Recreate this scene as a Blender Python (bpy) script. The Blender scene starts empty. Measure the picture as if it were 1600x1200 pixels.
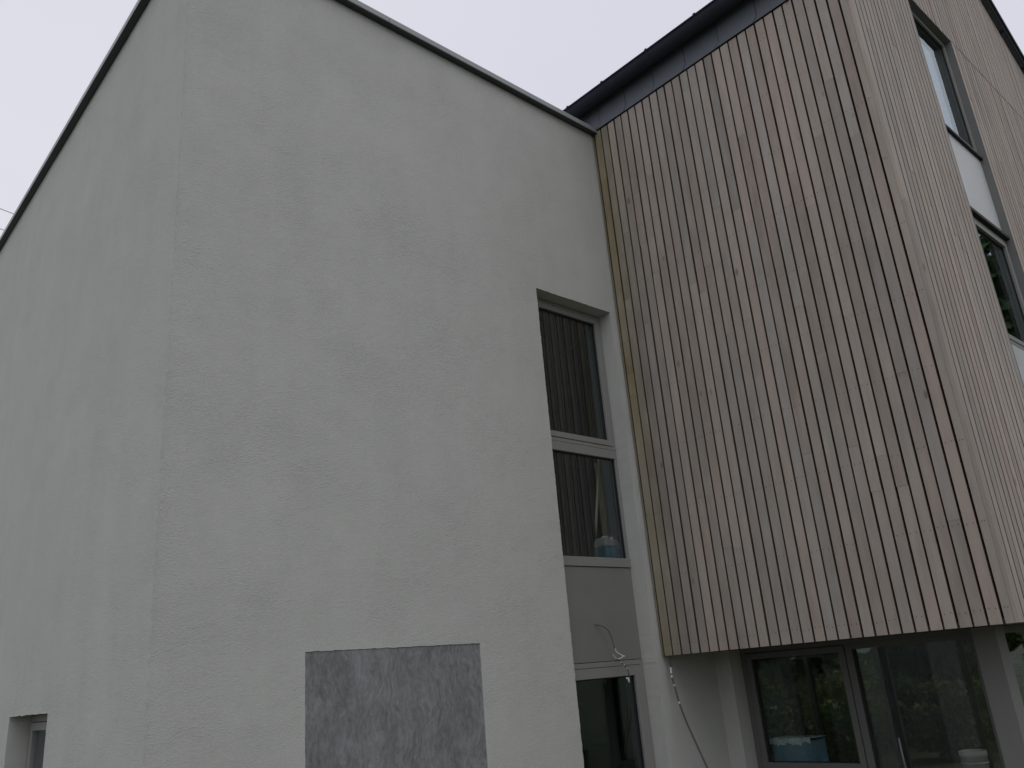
import bpy, math, random
import numpy as np
from mathutils import Vector, Matrix

R = math.radians
rng = random.Random(7)
scene = bpy.context.scene
col = scene.collection

# ------------------------------------------------------------------ camera
H = 2.35                                    # eye level above the house's floor
cam_d = bpy.data.cameras.new('camera')
cam_d.sensor_width = 36.0
cam_d.lens = 1307.27 / 1600 * 36.0
cam_d.clip_start = 0.05
cam_d.clip_end = 2000
cam = bpy.data.objects.new('camera', cam_d)
cam.location = (0, 0, H)
cam.rotation_euler = (R(109.322), R(4.655), R(-42.030))
col.objects.link(cam)
scene.camera = cam

# ------------------------------------------------------------------ sky, sun, exposure
SUN_EL, SUN_AZ = 62.0, 212.0                # degrees; azimuth clockwise from +y
world = bpy.data.worlds.new('World')
scene.world = world
world.use_nodes = True
wn, wl = world.node_tree.nodes, world.node_tree.links
wn.clear()
sky = wn.new('ShaderNodeTexSky')
sky.sky_type = 'NISHITA'
sky.sun_disc = False
sky.sun_elevation = R(SUN_EL)
sky.sun_rotation = R(SUN_AZ)
sky.air_density, sky.dust_density = 1.0, 4.0
hsv = wn.new('ShaderNodeHueSaturation')
hsv.inputs['Saturation'].default_value = 0.1
mixw = wn.new('ShaderNodeMixRGB')           # an even layer of cloud over the clear sky
mixw.inputs['Fac'].default_value = 0.93
wtc = wn.new('ShaderNodeTexCoord')
wno = wn.new('ShaderNodeTexNoise'); wno.inputs['Scale'].default_value = 1.6; wno.inputs['Detail'].default_value = 3
wl.new(wtc.outputs['Generated'], wno.inputs['Vector'])
wcr = wn.new('ShaderNodeValToRGB')
wcr.color_ramp.elements[0].position, wcr.color_ramp.elements[1].position = 0.35, 0.65
wcr.color_ramp.elements[0].color = (7.1, 7.18, 8.15, 1)
wcr.color_ramp.elements[1].color = (7.65, 7.72, 8.45, 1)
wl.new(wno.outputs['Fac'], wcr.inputs['Fac'])
wl.new(wcr.outputs[0], mixw.inputs['Color2'])
bg = wn.new('ShaderNodeBackground')
bg.inputs['Strength'].default_value = 0.1
wo = wn.new('ShaderNodeOutputWorld')
wl.new(sky.outputs[0], hsv.inputs['Color'])
wl.new(hsv.outputs[0], mixw.inputs['Color1'])
wl.new(mixw.outputs[0], bg.inputs['Color'])
wl.new(bg.outputs[0], wo.inputs['Surface'])

sun_d = bpy.data.lights.new('sun', 'SUN')
sun_d.energy = 0.5
sun_d.angle = R(60)
sun_d.color = (1.0, 0.98, 0.95)
sun = bpy.data.objects.new('sun', sun_d)
az, el = R(SUN_AZ), R(SUN_EL)
to_sun = Vector((math.sin(az) * math.cos(el), math.cos(az) * math.cos(el), math.sin(el)))
sun.rotation_euler = to_sun.to_track_quat('Z', 'Y').to_euler()
sun.location = (-10, -10, 30)
col.objects.link(sun)

vs = scene.view_settings
vs.view_transform = 'Standard'
vs.look = 'None'
vs.exposure = 0.0
vs.gamma = 1.0
vs.use_curve_mapping = False
scene.render.engine = 'CYCLES'
scene.cycles.max_bounces = 7
scene.cycles.diffuse_bounces = 4
scene.cycles.transparent_max_bounces = 24
scene.cycles.use_denoising = True

# ------------------------------------------------------------------ key dimensions (metres)
X0, Y0 = 1.814, 5.039        # outer corner of the rendered block
X1 = 6.406                   # face of the boarded front
W = 3.02                     # width of the boarded front
YS = Y0 - W                  # face of the boarded gable side
ZB = H + 0.070               # lower edge of the boarding
ZE = H + 5.740               # upper edge of the boarded front
XIN = 7.216                  # recessed ground-floor wall under the overhang
XF = 7.406                   # its window plane

# ------------------------------------------------------------------ materials
def mat(name):
    m = bpy.data.materials.new(name)
    m.use_nodes = True
    nt = m.node_tree
    b = nt.nodes['Principled BSDF']
    return m, nt.nodes, nt.links, b

def noise(nn, ll, vec, scale, detail=4.0, rough=0.55):
    n = nn.new('ShaderNodeTexNoise')
    n.inputs['Scale'].default_value = scale
    n.inputs['Detail'].default_value = detail
    n.inputs['Roughness'].default_value = rough
    ll.new(vec, n.inputs['Vector'])
    return n.outputs['Fac']

def coords(nn, ll, scale=(1, 1, 1), kind='pos', rot=(0, 0, 0)):
    if kind == 'pos':
        src = nn.new('ShaderNodeNewGeometry').outputs['Position']
    else:
        src = nn.new('ShaderNodeTexCoord').outputs['Object']
    mp = nn.new('ShaderNodeMapping')
    mp.inputs['Scale'].default_value = scale
    mp.inputs['Rotation'].default_value = rot
    ll.new(src, mp.inputs['Vector'])
    return mp.outputs[0]

def rampv(nn, ll, fac, a, b, lo, hi):
    n = nn.new('ShaderNodeMapRange')
    n.inputs['From Min'].default_value = a
    n.inputs['From Max'].default_value = b
    n.inputs['To Min'].default_value = lo
    n.inputs['To Max'].default_value = hi
    ll.new(fac, n.inputs['Value'])
    return n.outputs[0]

def mul(nn, ll, a, b):
    n = nn.new('ShaderNodeMath'); n.operation = 'MULTIPLY'
    for s, v in zip(n.inputs, (a, b)):
        if isinstance(v, (int, float)): s.default_value = v
        else: ll.new(v, s)
    return n.outputs[0]

def add(nn, ll, a, b):
    n = nn.new('ShaderNodeMath'); n.operation = 'ADD'
    for s, v in zip(n.inputs, (a, b)):
        if isinstance(v, (int, float)): s.default_value = v
        else: ll.new(v, s)
    return n.outputs[0]

def tint(nn, ll, colour, val):
    """colour (tuple or socket) times a value socket"""
    n = nn.new('ShaderNodeVectorMath'); n.operation = 'SCALE'
    if isinstance(colour, tuple): n.inputs[0].default_value = colour
    else: ll.new(colour, n.inputs[0])
    ll.new(val, n.inputs['Scale'])
    return n.outputs[0]

def mixc(nn, ll, fac, a, b):
    n = nn.new('ShaderNodeMixRGB')
    if isinstance(fac, float): n.inputs[0].default_value = fac
    else: ll.new(fac, n.inputs[0])
    for s, v in zip(n.inputs[1:], (a, b)):
        if isinstance(v, tuple): s.default_value = (*v, 1)
        else: ll.new(v, s)
    return n.outputs[0]

def bump(nn, ll, height, strength, dist, b):
    n = nn.new('ShaderNodeBump')
    n.inputs['Distance'].default_value = dist
    if isinstance(strength, float): n.inputs['Strength'].default_value = strength
    else: ll.new(strength, n.inputs['Strength'])
    ll.new(height, n.inputs['Height'])
    ll.new(n.outputs[0], b.inputs['Normal'])

def make_render():
    m, nn, ll, b = mat('scraped_render')
    big = noise(nn, ll, coords(nn, ll, (1, 1, 0.8)), 0.8, 4)
    mid = noise(nn, ll, coords(nn, ll, (1.6, 1.6, 0.9), rot=(0.1, 0.15, 0)), 3.2, 6, 0.6)
    fine = noise(nn, ll, coords(nn, ll, (0.8, 0.8, 1.7), rot=(0, 0.1, 0)), 75, 3, 0.65)
    v = add(nn, ll, rampv(nn, ll, big, 0.3, 0.7, 0.98, 1.02), rampv(nn, ll, mid, 0.3, 0.7, -0.022, 0.022))
    v = add(nn, ll, v, rampv(nn, ll, fine, 0.3, 0.7, -0.05, 0.045))
    streak = noise(nn, ll, coords(nn, ll, (1, 1, 0.10), rot=(0.04, 0.03, 0)), 3.5, 5, 0.6)
    v = add(nn, ll, v, rampv(nn, ll, streak, 0.3, 0.7, -0.022, 0.022))
    ll.new(tint(nn, ll, (0.472, 0.481, 0.449), v), b.inputs['Base Color'])
    b.inputs['Roughness'].default_value = 0.95
    b.inputs['Specular IOR Level'].default_value = 0.2
    grain = noise(nn, ll, coords(nn, ll, (0.8, 0.8, 1.5), rot=(0, 0.12, 0)), 88, 4, 0.7)
    pit = noise(nn, ll, coords(nn, ll, (0.8, 0.8, 1.15), rot=(0, 0.3, 0)), 36, 3, 0.6)
    pat = noise(nn, ll, coords(nn, ll, (1, 1, 1.4)), 1.7, 5, 0.62)
    h = add(nn, ll, grain, rampv(nn, ll, pit, 0.56, 0.72, 0.0, 0.25))
    bump(nn, ll, h, rampv(nn, ll, pat, 0.36, 0.66, 0.28, 0.66), 0.011, b)
    return m

def make_wood():
    m, nn, ll, b = mat('weathered_larch')
    oi = nn.new('ShaderNodeObjectInfo')
    off = nn.new('ShaderNodeVectorMath'); off.operation = 'SCALE'
    comb = nn.new('ShaderNodeCombineXYZ')
    ll.new(oi.outputs['Random'], comb.inputs[0]); ll.new(oi.outputs['Random'], comb.inputs[2])
    ll.new(comb.outputs[0], off.inputs[0]); off.inputs['Scale'].default_value = 37.0
    pos = nn.new('ShaderNodeNewGeometry').outputs['Position']
    ad = nn.new('ShaderNodeVectorMath'); ad.operation = 'ADD'
    ll.new(pos, ad.inputs[0]); ll.new(off.outputs[0], ad.inputs[1])
    def mp(s):
        q = nn.new('ShaderNodeMapping'); q.inputs['Scale'].default_value = s
        ll.new(ad.outputs[0], q.inputs['Vector']); return q.outputs[0]
    grain = noise(nn, ll, mp((1, 1, 0.025)), 170, 4, 0.6)
    streak = noise(nn, ll, mp((1, 1, 0.10)), 22, 4, 0.6)
    blot = noise(nn, ll, mp((1, 1, 0.5)), 4.0, 5, 0.6)
    wash = noise(nn, ll, coords(nn, ll, (1, 1, 0.45)), 1.1, 3)
    v = add(nn, ll, rampv(nn, ll, grain, 0.3, 0.7, 0.94, 1.06), rampv(nn, ll, streak, 0.3, 0.7, -0.07, 0.07))
    v = add(nn, ll, v, rampv(nn, ll, blot, 0.3, 0.7, -0.11, 0.10))
    v = add(nn, ll, v, rampv(nn, ll, wash, 0.35, 0.65, -0.04, 0.04))
    red = mixc(nn, ll, rampv(nn, ll, blot, 0.42, 0.7, 0.0, 0.35), oi.outputs['Color'], (0.345, 0.290, 0.245))
    grey = mixc(nn, ll, rampv(nn, ll, noise(nn, ll, mp((1, 1, 0.3)), 2.3, 4), 0.45, 0.72, 0.0, 0.55), red, (0.326, 0.306, 0.276))
    ll.new(tint(nn, ll, grey, v), b.inputs['Base Color'])
    b.inputs['Roughness'].default_value = 0.82
    b.inputs['Specular IOR Level'].default_value = 0.25
    kn = nn.new('ShaderNodeTexVoronoi'); kn.inputs['Scale'].default_value = 3.2
    ll.new(mp((1, 1, 0.45)), kn.inputs['Vector'])
    knot = rampv(nn, ll, kn.outputs['Distance'], 0.035, 0.075, 0.6, 0.0)
    ll.new(mixc(nn, ll, knot, tint(nn, ll, grey, v), (0.11, 0.075, 0.055)), b.inputs['Base Color'])
    bump(nn, ll, grain, 0.25, 0.003, b)
    return m

def make_metal(name, c, rough, var=0.05, spec=0.5, speck=False):
    m, nn, ll, b = mat(name)
    n1 = noise(nn, ll, coords(nn, ll), 5, 5)
    v = rampv(nn, ll, n1, 0.3, 0.7, 1 - var, 1 + var)
    cc = tint(nn, ll, c, v)
    if speck:
        vo = nn.new('ShaderNodeTexVoronoi'); vo.inputs['Scale'].default_value = 9
        ll.new(coords(nn, ll), vo.inputs['Vector'])
        cc = mixc(nn, ll, rampv(nn, ll, vo.outputs['Distance'], 0.018, 0.03, 0.7, 0.0), cc, (0.4, 0.42, 0.44))
    ll.new(cc, b.inputs['Base Color'])
    ll.new(rampv(nn, ll, n1, 0.3, 0.7, rough - 0.06, rough + 0.06), b.inputs['Roughness'])
    b.inputs['Specular IOR Level'].default_value = spec
    return m

def make_plain(name, c, rough=0.7, scale=6.0, var=0.06, spec=0.3):
    m, nn, ll, b = mat(name)
    v = rampv(nn, ll, noise(nn, ll, coords(nn, ll), scale, 5), 0.3, 0.7, 1 - var, 1 + var)
    ll.new(tint(nn, ll, c, v), b.inputs['Base Color'])
    b.inputs['Roughness'].default_value = rough
    b.inputs['Specular IOR Level'].default_value = spec
    return m

def make_glass(name='window_glass', tone=(0.86, 0.89, 0.87, 1), ior=1.85):
    m, nn, ll, b = mat(name)
    nn.remove(b)
    out = nn['Material Output']
    tr = nn.new('ShaderNodeBsdfTransparent'); tr.inputs[0].default_value = tone
    gl = nn.new('ShaderNodeBsdfGlossy'); gl.inputs['Roughness'].default_value = 0.004
    gl.inputs['Color'].default_value = (0.86, 0.95, 0.99, 1)
    fr = nn.new('ShaderNodeFresnel'); geo = nn.new('ShaderNodeNewGeometry')
    ll.new(rampv(nn, ll, geo.outputs['Backfacing'], 0, 1, ior, 1 / ior), fr.inputs['IOR'])
    wav = noise(nn, ll, coords(nn, ll), 1.3, 2)
    bp = nn.new('ShaderNodeBump'); bp.inputs['Strength'].default_value = 0.05; bp.inputs['Distance'].default_value = 0.02
    ll.new(wav, bp.inputs['Height']); ll.new(bp.outputs[0], gl.inputs['Normal'])
    mx = nn.new('ShaderNodeMixShader')
    ll.new(fr.outputs[0], mx.inputs[0]); ll.new(tr.outputs[0], mx.inputs[1]); ll.new(gl.outputs[0], mx.inputs[2])
    ll.new(mx.outputs[0], out.inputs['Surface'])
    return m

def make_slate():
    m, nn, ll, b = mat('slate_print')
    warp = noise(nn, ll, coords(nn, ll), 3.0, 4)
    def wc(scale, amt):
        pos = nn.new('ShaderNodeNewGeometry').outputs['Position']
        cv = nn.new('ShaderNodeCombineXYZ'); ll.new(warp, cv.inputs[0])
        sc = nn.new('ShaderNodeVectorMath'); sc.operation = 'SCALE'; sc.inputs['Scale'].default_value = amt
        ll.new(cv.outputs[0], sc.inputs[0])
        a = nn.new('ShaderNodeVectorMath'); a.operation = 'ADD'
        ll.new(pos, a.inputs[0]); ll.new(sc.outputs[0], a.inputs[1])
        q = nn.new('ShaderNodeMapping'); q.inputs['Scale'].default_value = scale
        q.inputs['Rotation'].default_value = (0, 0.12, 0)
        ll.new(a.outputs[0], q.inputs['Vector']); return q.outputs[0]
    big = noise(nn, ll, wc((1, 1, 0.55), 0.35), 4.5, 6, 0.62)
    st = noise(nn, ll, wc((1, 1, 0.28), 0.3), 13, 7, 0.7)
    fin = noise(nn, ll, wc((1, 1, 0.35), 0.2), 42, 6, 0.7)
    crisp = noise(nn, ll, wc((1, 1, 0.3), 0.45), 9, 8, 0.75)
    v = add(nn, ll, rampv(nn, ll, big, 0.36, 0.64, 0.92, 1.10), rampv(nn, ll, st, 0.35, 0.65, -0.12, 0.14))
    v = add(nn, ll, v, rampv(nn, ll, fin, 0.34, 0.66, -0.24, 0.30))
    v = add(nn, ll, v, rampv(nn, ll, crisp, 0.50, 0.525, -0.05, 0.15))
    ll.new(tint(nn, ll, (0.176, 0.183, 0.183), v), b.inputs['Base Color'])
    b.inputs['Roughness'].default_value = 0.7
    bump(nn, ll, st, 0.12, 0.004, b)
    return m

def make_leaf(name, c1, c2):
    m, nn, ll, b = mat(name)
    n1 = noise(nn, ll, coords(nn, ll), 1.1, 4)
    c = mixc(nn, ll, rampv(nn, ll, n1, 0.35, 0.65, 0.0, 1.0), c1, c2)
    ll.new(c, b.inputs['Base Color'])
    b.inputs['Roughness'].default_value = 0.8
    b.inputs['Specular IOR Level'].default_value = 0.1
    return m

def make_ground():
    m, nn, ll, b = mat('trodden_earth')
    n1 = noise(nn, ll, coords(nn, ll), 0.25, 6)
    n2 = noise(nn, ll, coords(nn, ll), 14, 6, 0.7)
    c = mixc(nn, ll, rampv(nn, ll, n1, 0.4, 0.62, 0.0, 1.0), (0.13, 0.11, 0.085), (0.07, 0.09, 0.035))
    ll.new(tint(nn, ll, c, rampv(nn, ll, n2, 0.3, 0.7, 0.75, 1.25)), b.inputs['Base Color'])
    b.inputs['Roughness'].default_value = 0.95
    bump(nn, ll, n2, 0.6, 0.03, b)
    return m

M = {
    'render': make_render(),
    'wood': make_wood(),
    'slate': make_slate(),
    'glass': make_glass(),
    'tinted': make_glass('tinted_rear_glass', (0.62, 0.67, 0.60, 1), 1.5),
    'clear': make_glass('clear_glass', (0.90, 0.92, 0.90, 1), 1.48),
    'coping': make_metal('grey_coping', (0.30, 0.315, 0.31), 0.45),
    'anthracite': make_metal('anthracite_sheet', (0.082, 0.096, 0.112), 0.42, 0.07, 0.5, True),
    'gutter': make_metal('anthracite_gutter', (0.040, 0.047, 0.058), 0.7, 0.05, 0.0),
    'dark': make_plain('black_membrane', (0.018, 0.015, 0.013), 0.9),
    'soffit_dark': make_metal('dark_drip_shade', (0.035, 0.04, 0.046), 0.4),  # drip metal; also paints the shade under the right-hand coping
    'frame': make_metal('grey_window_frame', (0.235, 0.238, 0.222), 0.5, 0.03),
    'screen': make_metal('dark_screen_frame', (0.13, 0.133, 0.125), 0.5, 0.03),
    'pier': make_metal('grey_pier_cladding', (0.19, 0.195, 0.18), 0.55, 0.03),
    'spandrel': make_metal('grey_spandrel', (0.200, 0.203, 0.188), 0.5, 0.04),
    'pale': make_metal('pale_panel', (0.50, 0.52, 0.51), 0.45, 0.03),
    'gasket': make_plain('black_gasket', (0.02, 0.02, 0.02), 0.6),
    'reveal': make_metal('grey_reveal_lining', (0.17, 0.175, 0.168), 0.6, 0.04),
    'soffit': make_plain('soffit_board', (0.16, 0.16, 0.15), 0.8),
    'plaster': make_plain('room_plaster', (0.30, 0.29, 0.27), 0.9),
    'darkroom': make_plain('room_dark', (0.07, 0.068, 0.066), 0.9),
    'concrete': make_plain('floor_concrete', (0.22, 0.21, 0.20), 0.9),
    'inner_door': make_plain('inner_door_paint', (0.36, 0.34, 0.37), 0.6),
    'steel': make_metal('brushed_steel', (0.6, 0.6, 0.6), 0.3),
    'roof': make_plain('slate_roof', (0.055, 0.058, 0.065), 0.7),
    'cable': make_plain('grey_cable', (0.09, 0.09, 0.088), 0.6),
    'white_cable': make_plain('white_cable', (0.62, 0.62, 0.60), 0.5),
    'blue': make_plain('blue_plastic', (0.065, 0.19, 0.29), 0.4),
    'bluebox': make_plain('blue_card', (0.10, 0.20, 0.27), 0.5, 9, 0.2),
    'white': make_plain('white_plastic', (0.75, 0.76, 0.75), 0.4),
    'stick': make_plain('pale_timber', (0.46, 0.40, 0.32), 0.7),
    'ground': make_ground(),
    'hill': make_leaf('hill_grass', (0.05, 0.07, 0.025), (0.09, 0.10, 0.04)),
    'bark': make_plain('bark', (0.09, 0.075, 0.06), 0.9, 20, 0.3),
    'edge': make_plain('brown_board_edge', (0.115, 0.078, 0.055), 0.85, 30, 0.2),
    'leaf_a': make_leaf('leaf_green', (0.07, 0.11, 0.035), (0.12, 0.15, 0.06)),
    'leaf_b': make_leaf('leaf_olive', (0.10, 0.12, 0.045), (0.16, 0.15, 0.06)),
    'leaf_c': make_leaf('leaf_dark', (0.04, 0.07, 0.03), (0.08, 0.11, 0.045)),
    'nail': make_plain('nail_head', (0.05, 0.04, 0.035), 0.6),
    'shavings': make_plain('pale_wrap', (0.42, 0.54, 0.54), 0.5, 14, 0.25),
    'dull': make_plain('dull_white', (0.42, 0.43, 0.42), 0.5, 8, 0.15),
}

# ------------------------------------------------------------------ mesh helpers
class MB:
    def __init__(self): self.v, self.f = [], []
    def poly(self, pts):
        i = len(self.v); self.v += [tuple(p) for p in pts]; self.f.append(tuple(range(i, i + len(pts))))
    def box(self, xa, xb, ya, yb, za, zb):
        i = len(self.v)
        self.v += [(x, y, z) for z in (za, zb) for y in (ya, yb) for x in (xa, xb)]
        for q in ((0, 2, 3, 1), (4, 5, 7, 6), (0, 1, 5, 4), (2, 6, 7, 3), (0, 4, 6, 2), (1, 3, 7, 5)):
            self.f.append(tuple(i + k for k in q))
        return self
    def prism(self, prof, axis, a, b):
        """closed profile of 2-D points extruded along axis (0 x, 1 y, 2 z)"""
        n = len(prof); i = len(self.v)
        def p3(p, t):
            q = list(p); q.insert(axis, t); return tuple(q)
        self.v += [p3(p, a) for p in prof] + [p3(p, b) for p in prof]
        for k in range(n):
            self.f.append((i + k, i + (k + 1) % n, i + n + (k + 1) % n, i + n + k))
        self.f.append(tuple(i + k for k in reversed(range(n))))
        self.f.append(tuple(i + n + k for k in range(n)))
        return self
    def tube(self, pts, rad, seg=8):
        pts = [Vector(p) for p in pts]
        rads = rad if isinstance(rad, (list, tuple)) else [rad] * len(pts)
        base = len(self.v)
        for k, p in enumerate(pts):
            d = (pts[min(k + 1, len(pts) - 1)] - pts[max(k - 1, 0)])
            d = d.normalized() if d.length > 1e-9 else Vector((0, 0, 1))
            up = Vector((0, 0, 1)) if abs(d.z) < 0.95 else Vector((1, 0, 0))
            a = d.cross(up).normalized(); b = d.cross(a)
            for s in range(seg):
                t = 2 * math.pi * s / seg
                self.v.append(tuple(p + (a * math.cos(t) + b * math.sin(t)) * rads[k]))
        for k in range(len(pts) - 1):
            for s in range(seg):
                i0 = base + k * seg + s; i1 = base + k * seg + (s + 1) % seg
                self.f.append((i0, i1, i1 + seg, i0 + seg))
        self.f.append(tuple(base + s for s in reversed(range(seg))))
        self.f.append(tuple(base + (len(pts) - 1) * seg + s for s in range(seg)))
        return self
    def lathe(self, prof, cx, cy, seg=24):
        base = len(self.v); n = len(prof)
        for s in range(seg):
            t = 2 * math.pi * s / seg
            self.v += [(cx + r * math.cos(t), cy + r * math.sin(t), z) for r, z in prof]
        for s in range(seg):
            for k in range(n - 1):
                a = base + s * n + k; b = base + ((s + 1) % seg) * n + k
                self.f.append((a, b, b + 1, a + 1))
        return self
    def build(self, name, m, parent=None, smooth=False, fix=True):
        me = bpy.data.meshes.new(name)
        me.from_pydata(self.v, [], self.f)
        if fix:
            import bmesh
            bm = bmesh.new(); bm.from_mesh(me)
            bmesh.ops.recalc_face_normals(bm, faces=bm.faces)
            bm.to_mesh(me); bm.free()
        me.materials.append(M[m] if isinstance(m, str) else m)
        if smooth:
            me.polygons.foreach_set('use_smooth', [True] * len(me.polygons))
        o = bpy.data.objects.new(name, me)
        col.objects.link(o)
        if parent: o.parent = parent
        return o

def tag(o, label=None, cat=None, group=None, kind=None):
    if label: o['label'] = label
    if cat: o['category'] = cat
    if group: o['group'] = group
    if kind: o['kind'] = kind
    return o

def empty(name, label, cat, group=None):
    o = bpy.data.objects.new(name, None)
    o.empty_display_size = 0.2
    col.objects.link(o)
    return tag(o, label, cat, group)

def bevel(o, w=0.003, seg=2):
    b = o.modifiers.new('bevel', 'BEVEL'); b.width = w; b.segments = seg; b.limit_method = 'ANGLE'
    return o

# vectorised value noise
_lat = np.random.RandomState(3).rand(64, 64)
def vnoise(u, v, s):
    a, b = u * s, v * s
    i, j = np.floor(a).astype(int), np.floor(b).astype(int)
    fu, fv = a - i, b - j
    fu, fv = fu * fu * (3 - 2 * fu), fv * fv * (3 - 2 * fv)
    g = lambda x, y: _lat[x % 64, y % 64]
    return ((g(i, j) * (1 - fu) + g(i + 1, j) * fu) * (1 - fv) + (g(i, j + 1) * (1 - fu) + g(i + 1, j + 1) * fu) * fv) - 0.5

# ------------------------------------------------------------------ ground
def ground_h(x, y):
    s = -(x + y) / math.sqrt(2)
    t = min(max((s + 3.4) / 3.4, 0), 1); t = t * t * (3 - 2 * t)
    return 0.70 * t + min(max(s - 1.5, 0) * 0.16, 3.2)

def build_ground():
    n = 121
    ax = np.sign(np.linspace(-1, 1, n)) * np.abs(np.linspace(-1, 1, n)) ** 3.0 * 400
    vs_, fs = [], []
    for j in range(n):
        for i in range(n):
            x, y = ax[i], ax[j]
            z = ground_h(x, y)
            if z > 0.05: z += 0.06 * math.sin(x * 1.3) * math.cos(y * 1.1)
            vs_.append((x, y, z))
    for j in range(n - 1):
        for i in range(n - 1):
            a = j * n + i
            fs.append((a, a + 1, a + n + 1, a + n))
    b = MB(); b.v, b.f = vs_, fs
    o = b.build('ground', 'ground', None, True, False)
    tag(o, 'trodden earth and grass around the two buildings', None, None, 'structure')
build_ground()

def build_hill():  # added bank that closes bright sky gaps between the trees
    m = MB(); n = 28; rows = 10
    for j in range(rows):
        for i in range(n):
            a = R(-8 + 72 * i / (n - 1)); d = 30 + 5.0 * j
            t = j / (rows - 1)
            z = 9.5 * (t * t * (3 - 2 * t)) + 0.5 * math.sin(i * 1.1 + j) * t - 0.05
            m.v.append((d * math.cos(a), d * math.sin(a), z))
    for j in range(rows - 1):
        for i in range(n - 1):
            k = j * n + i; m.f.append((k, k + 1, k + n + 1, k + n))
    tag(m.build('hillside', 'hill', None, True), 'grassy hillside added behind the house to block the sky', None, None, 'structure')
build_hill()

# ------------------------------------------------------------------ the rendered block
block = empty('rendered_building', 'grey rendered flat-roofed block with blank walls and a tall window strip', 'building')

AW = (5.235, 6.300, 0.12, H + 3.486)         # window strip in the right-hand face: x, x, z, z
BW = (6.945, 8.000, 1.00, H + 0.028)         # window in the left-hand face: y, y, z, z
PN = (2.787, 4.243, 0.30, H + 0.261)         # slate panel
ZT = H + 5.71

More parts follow.
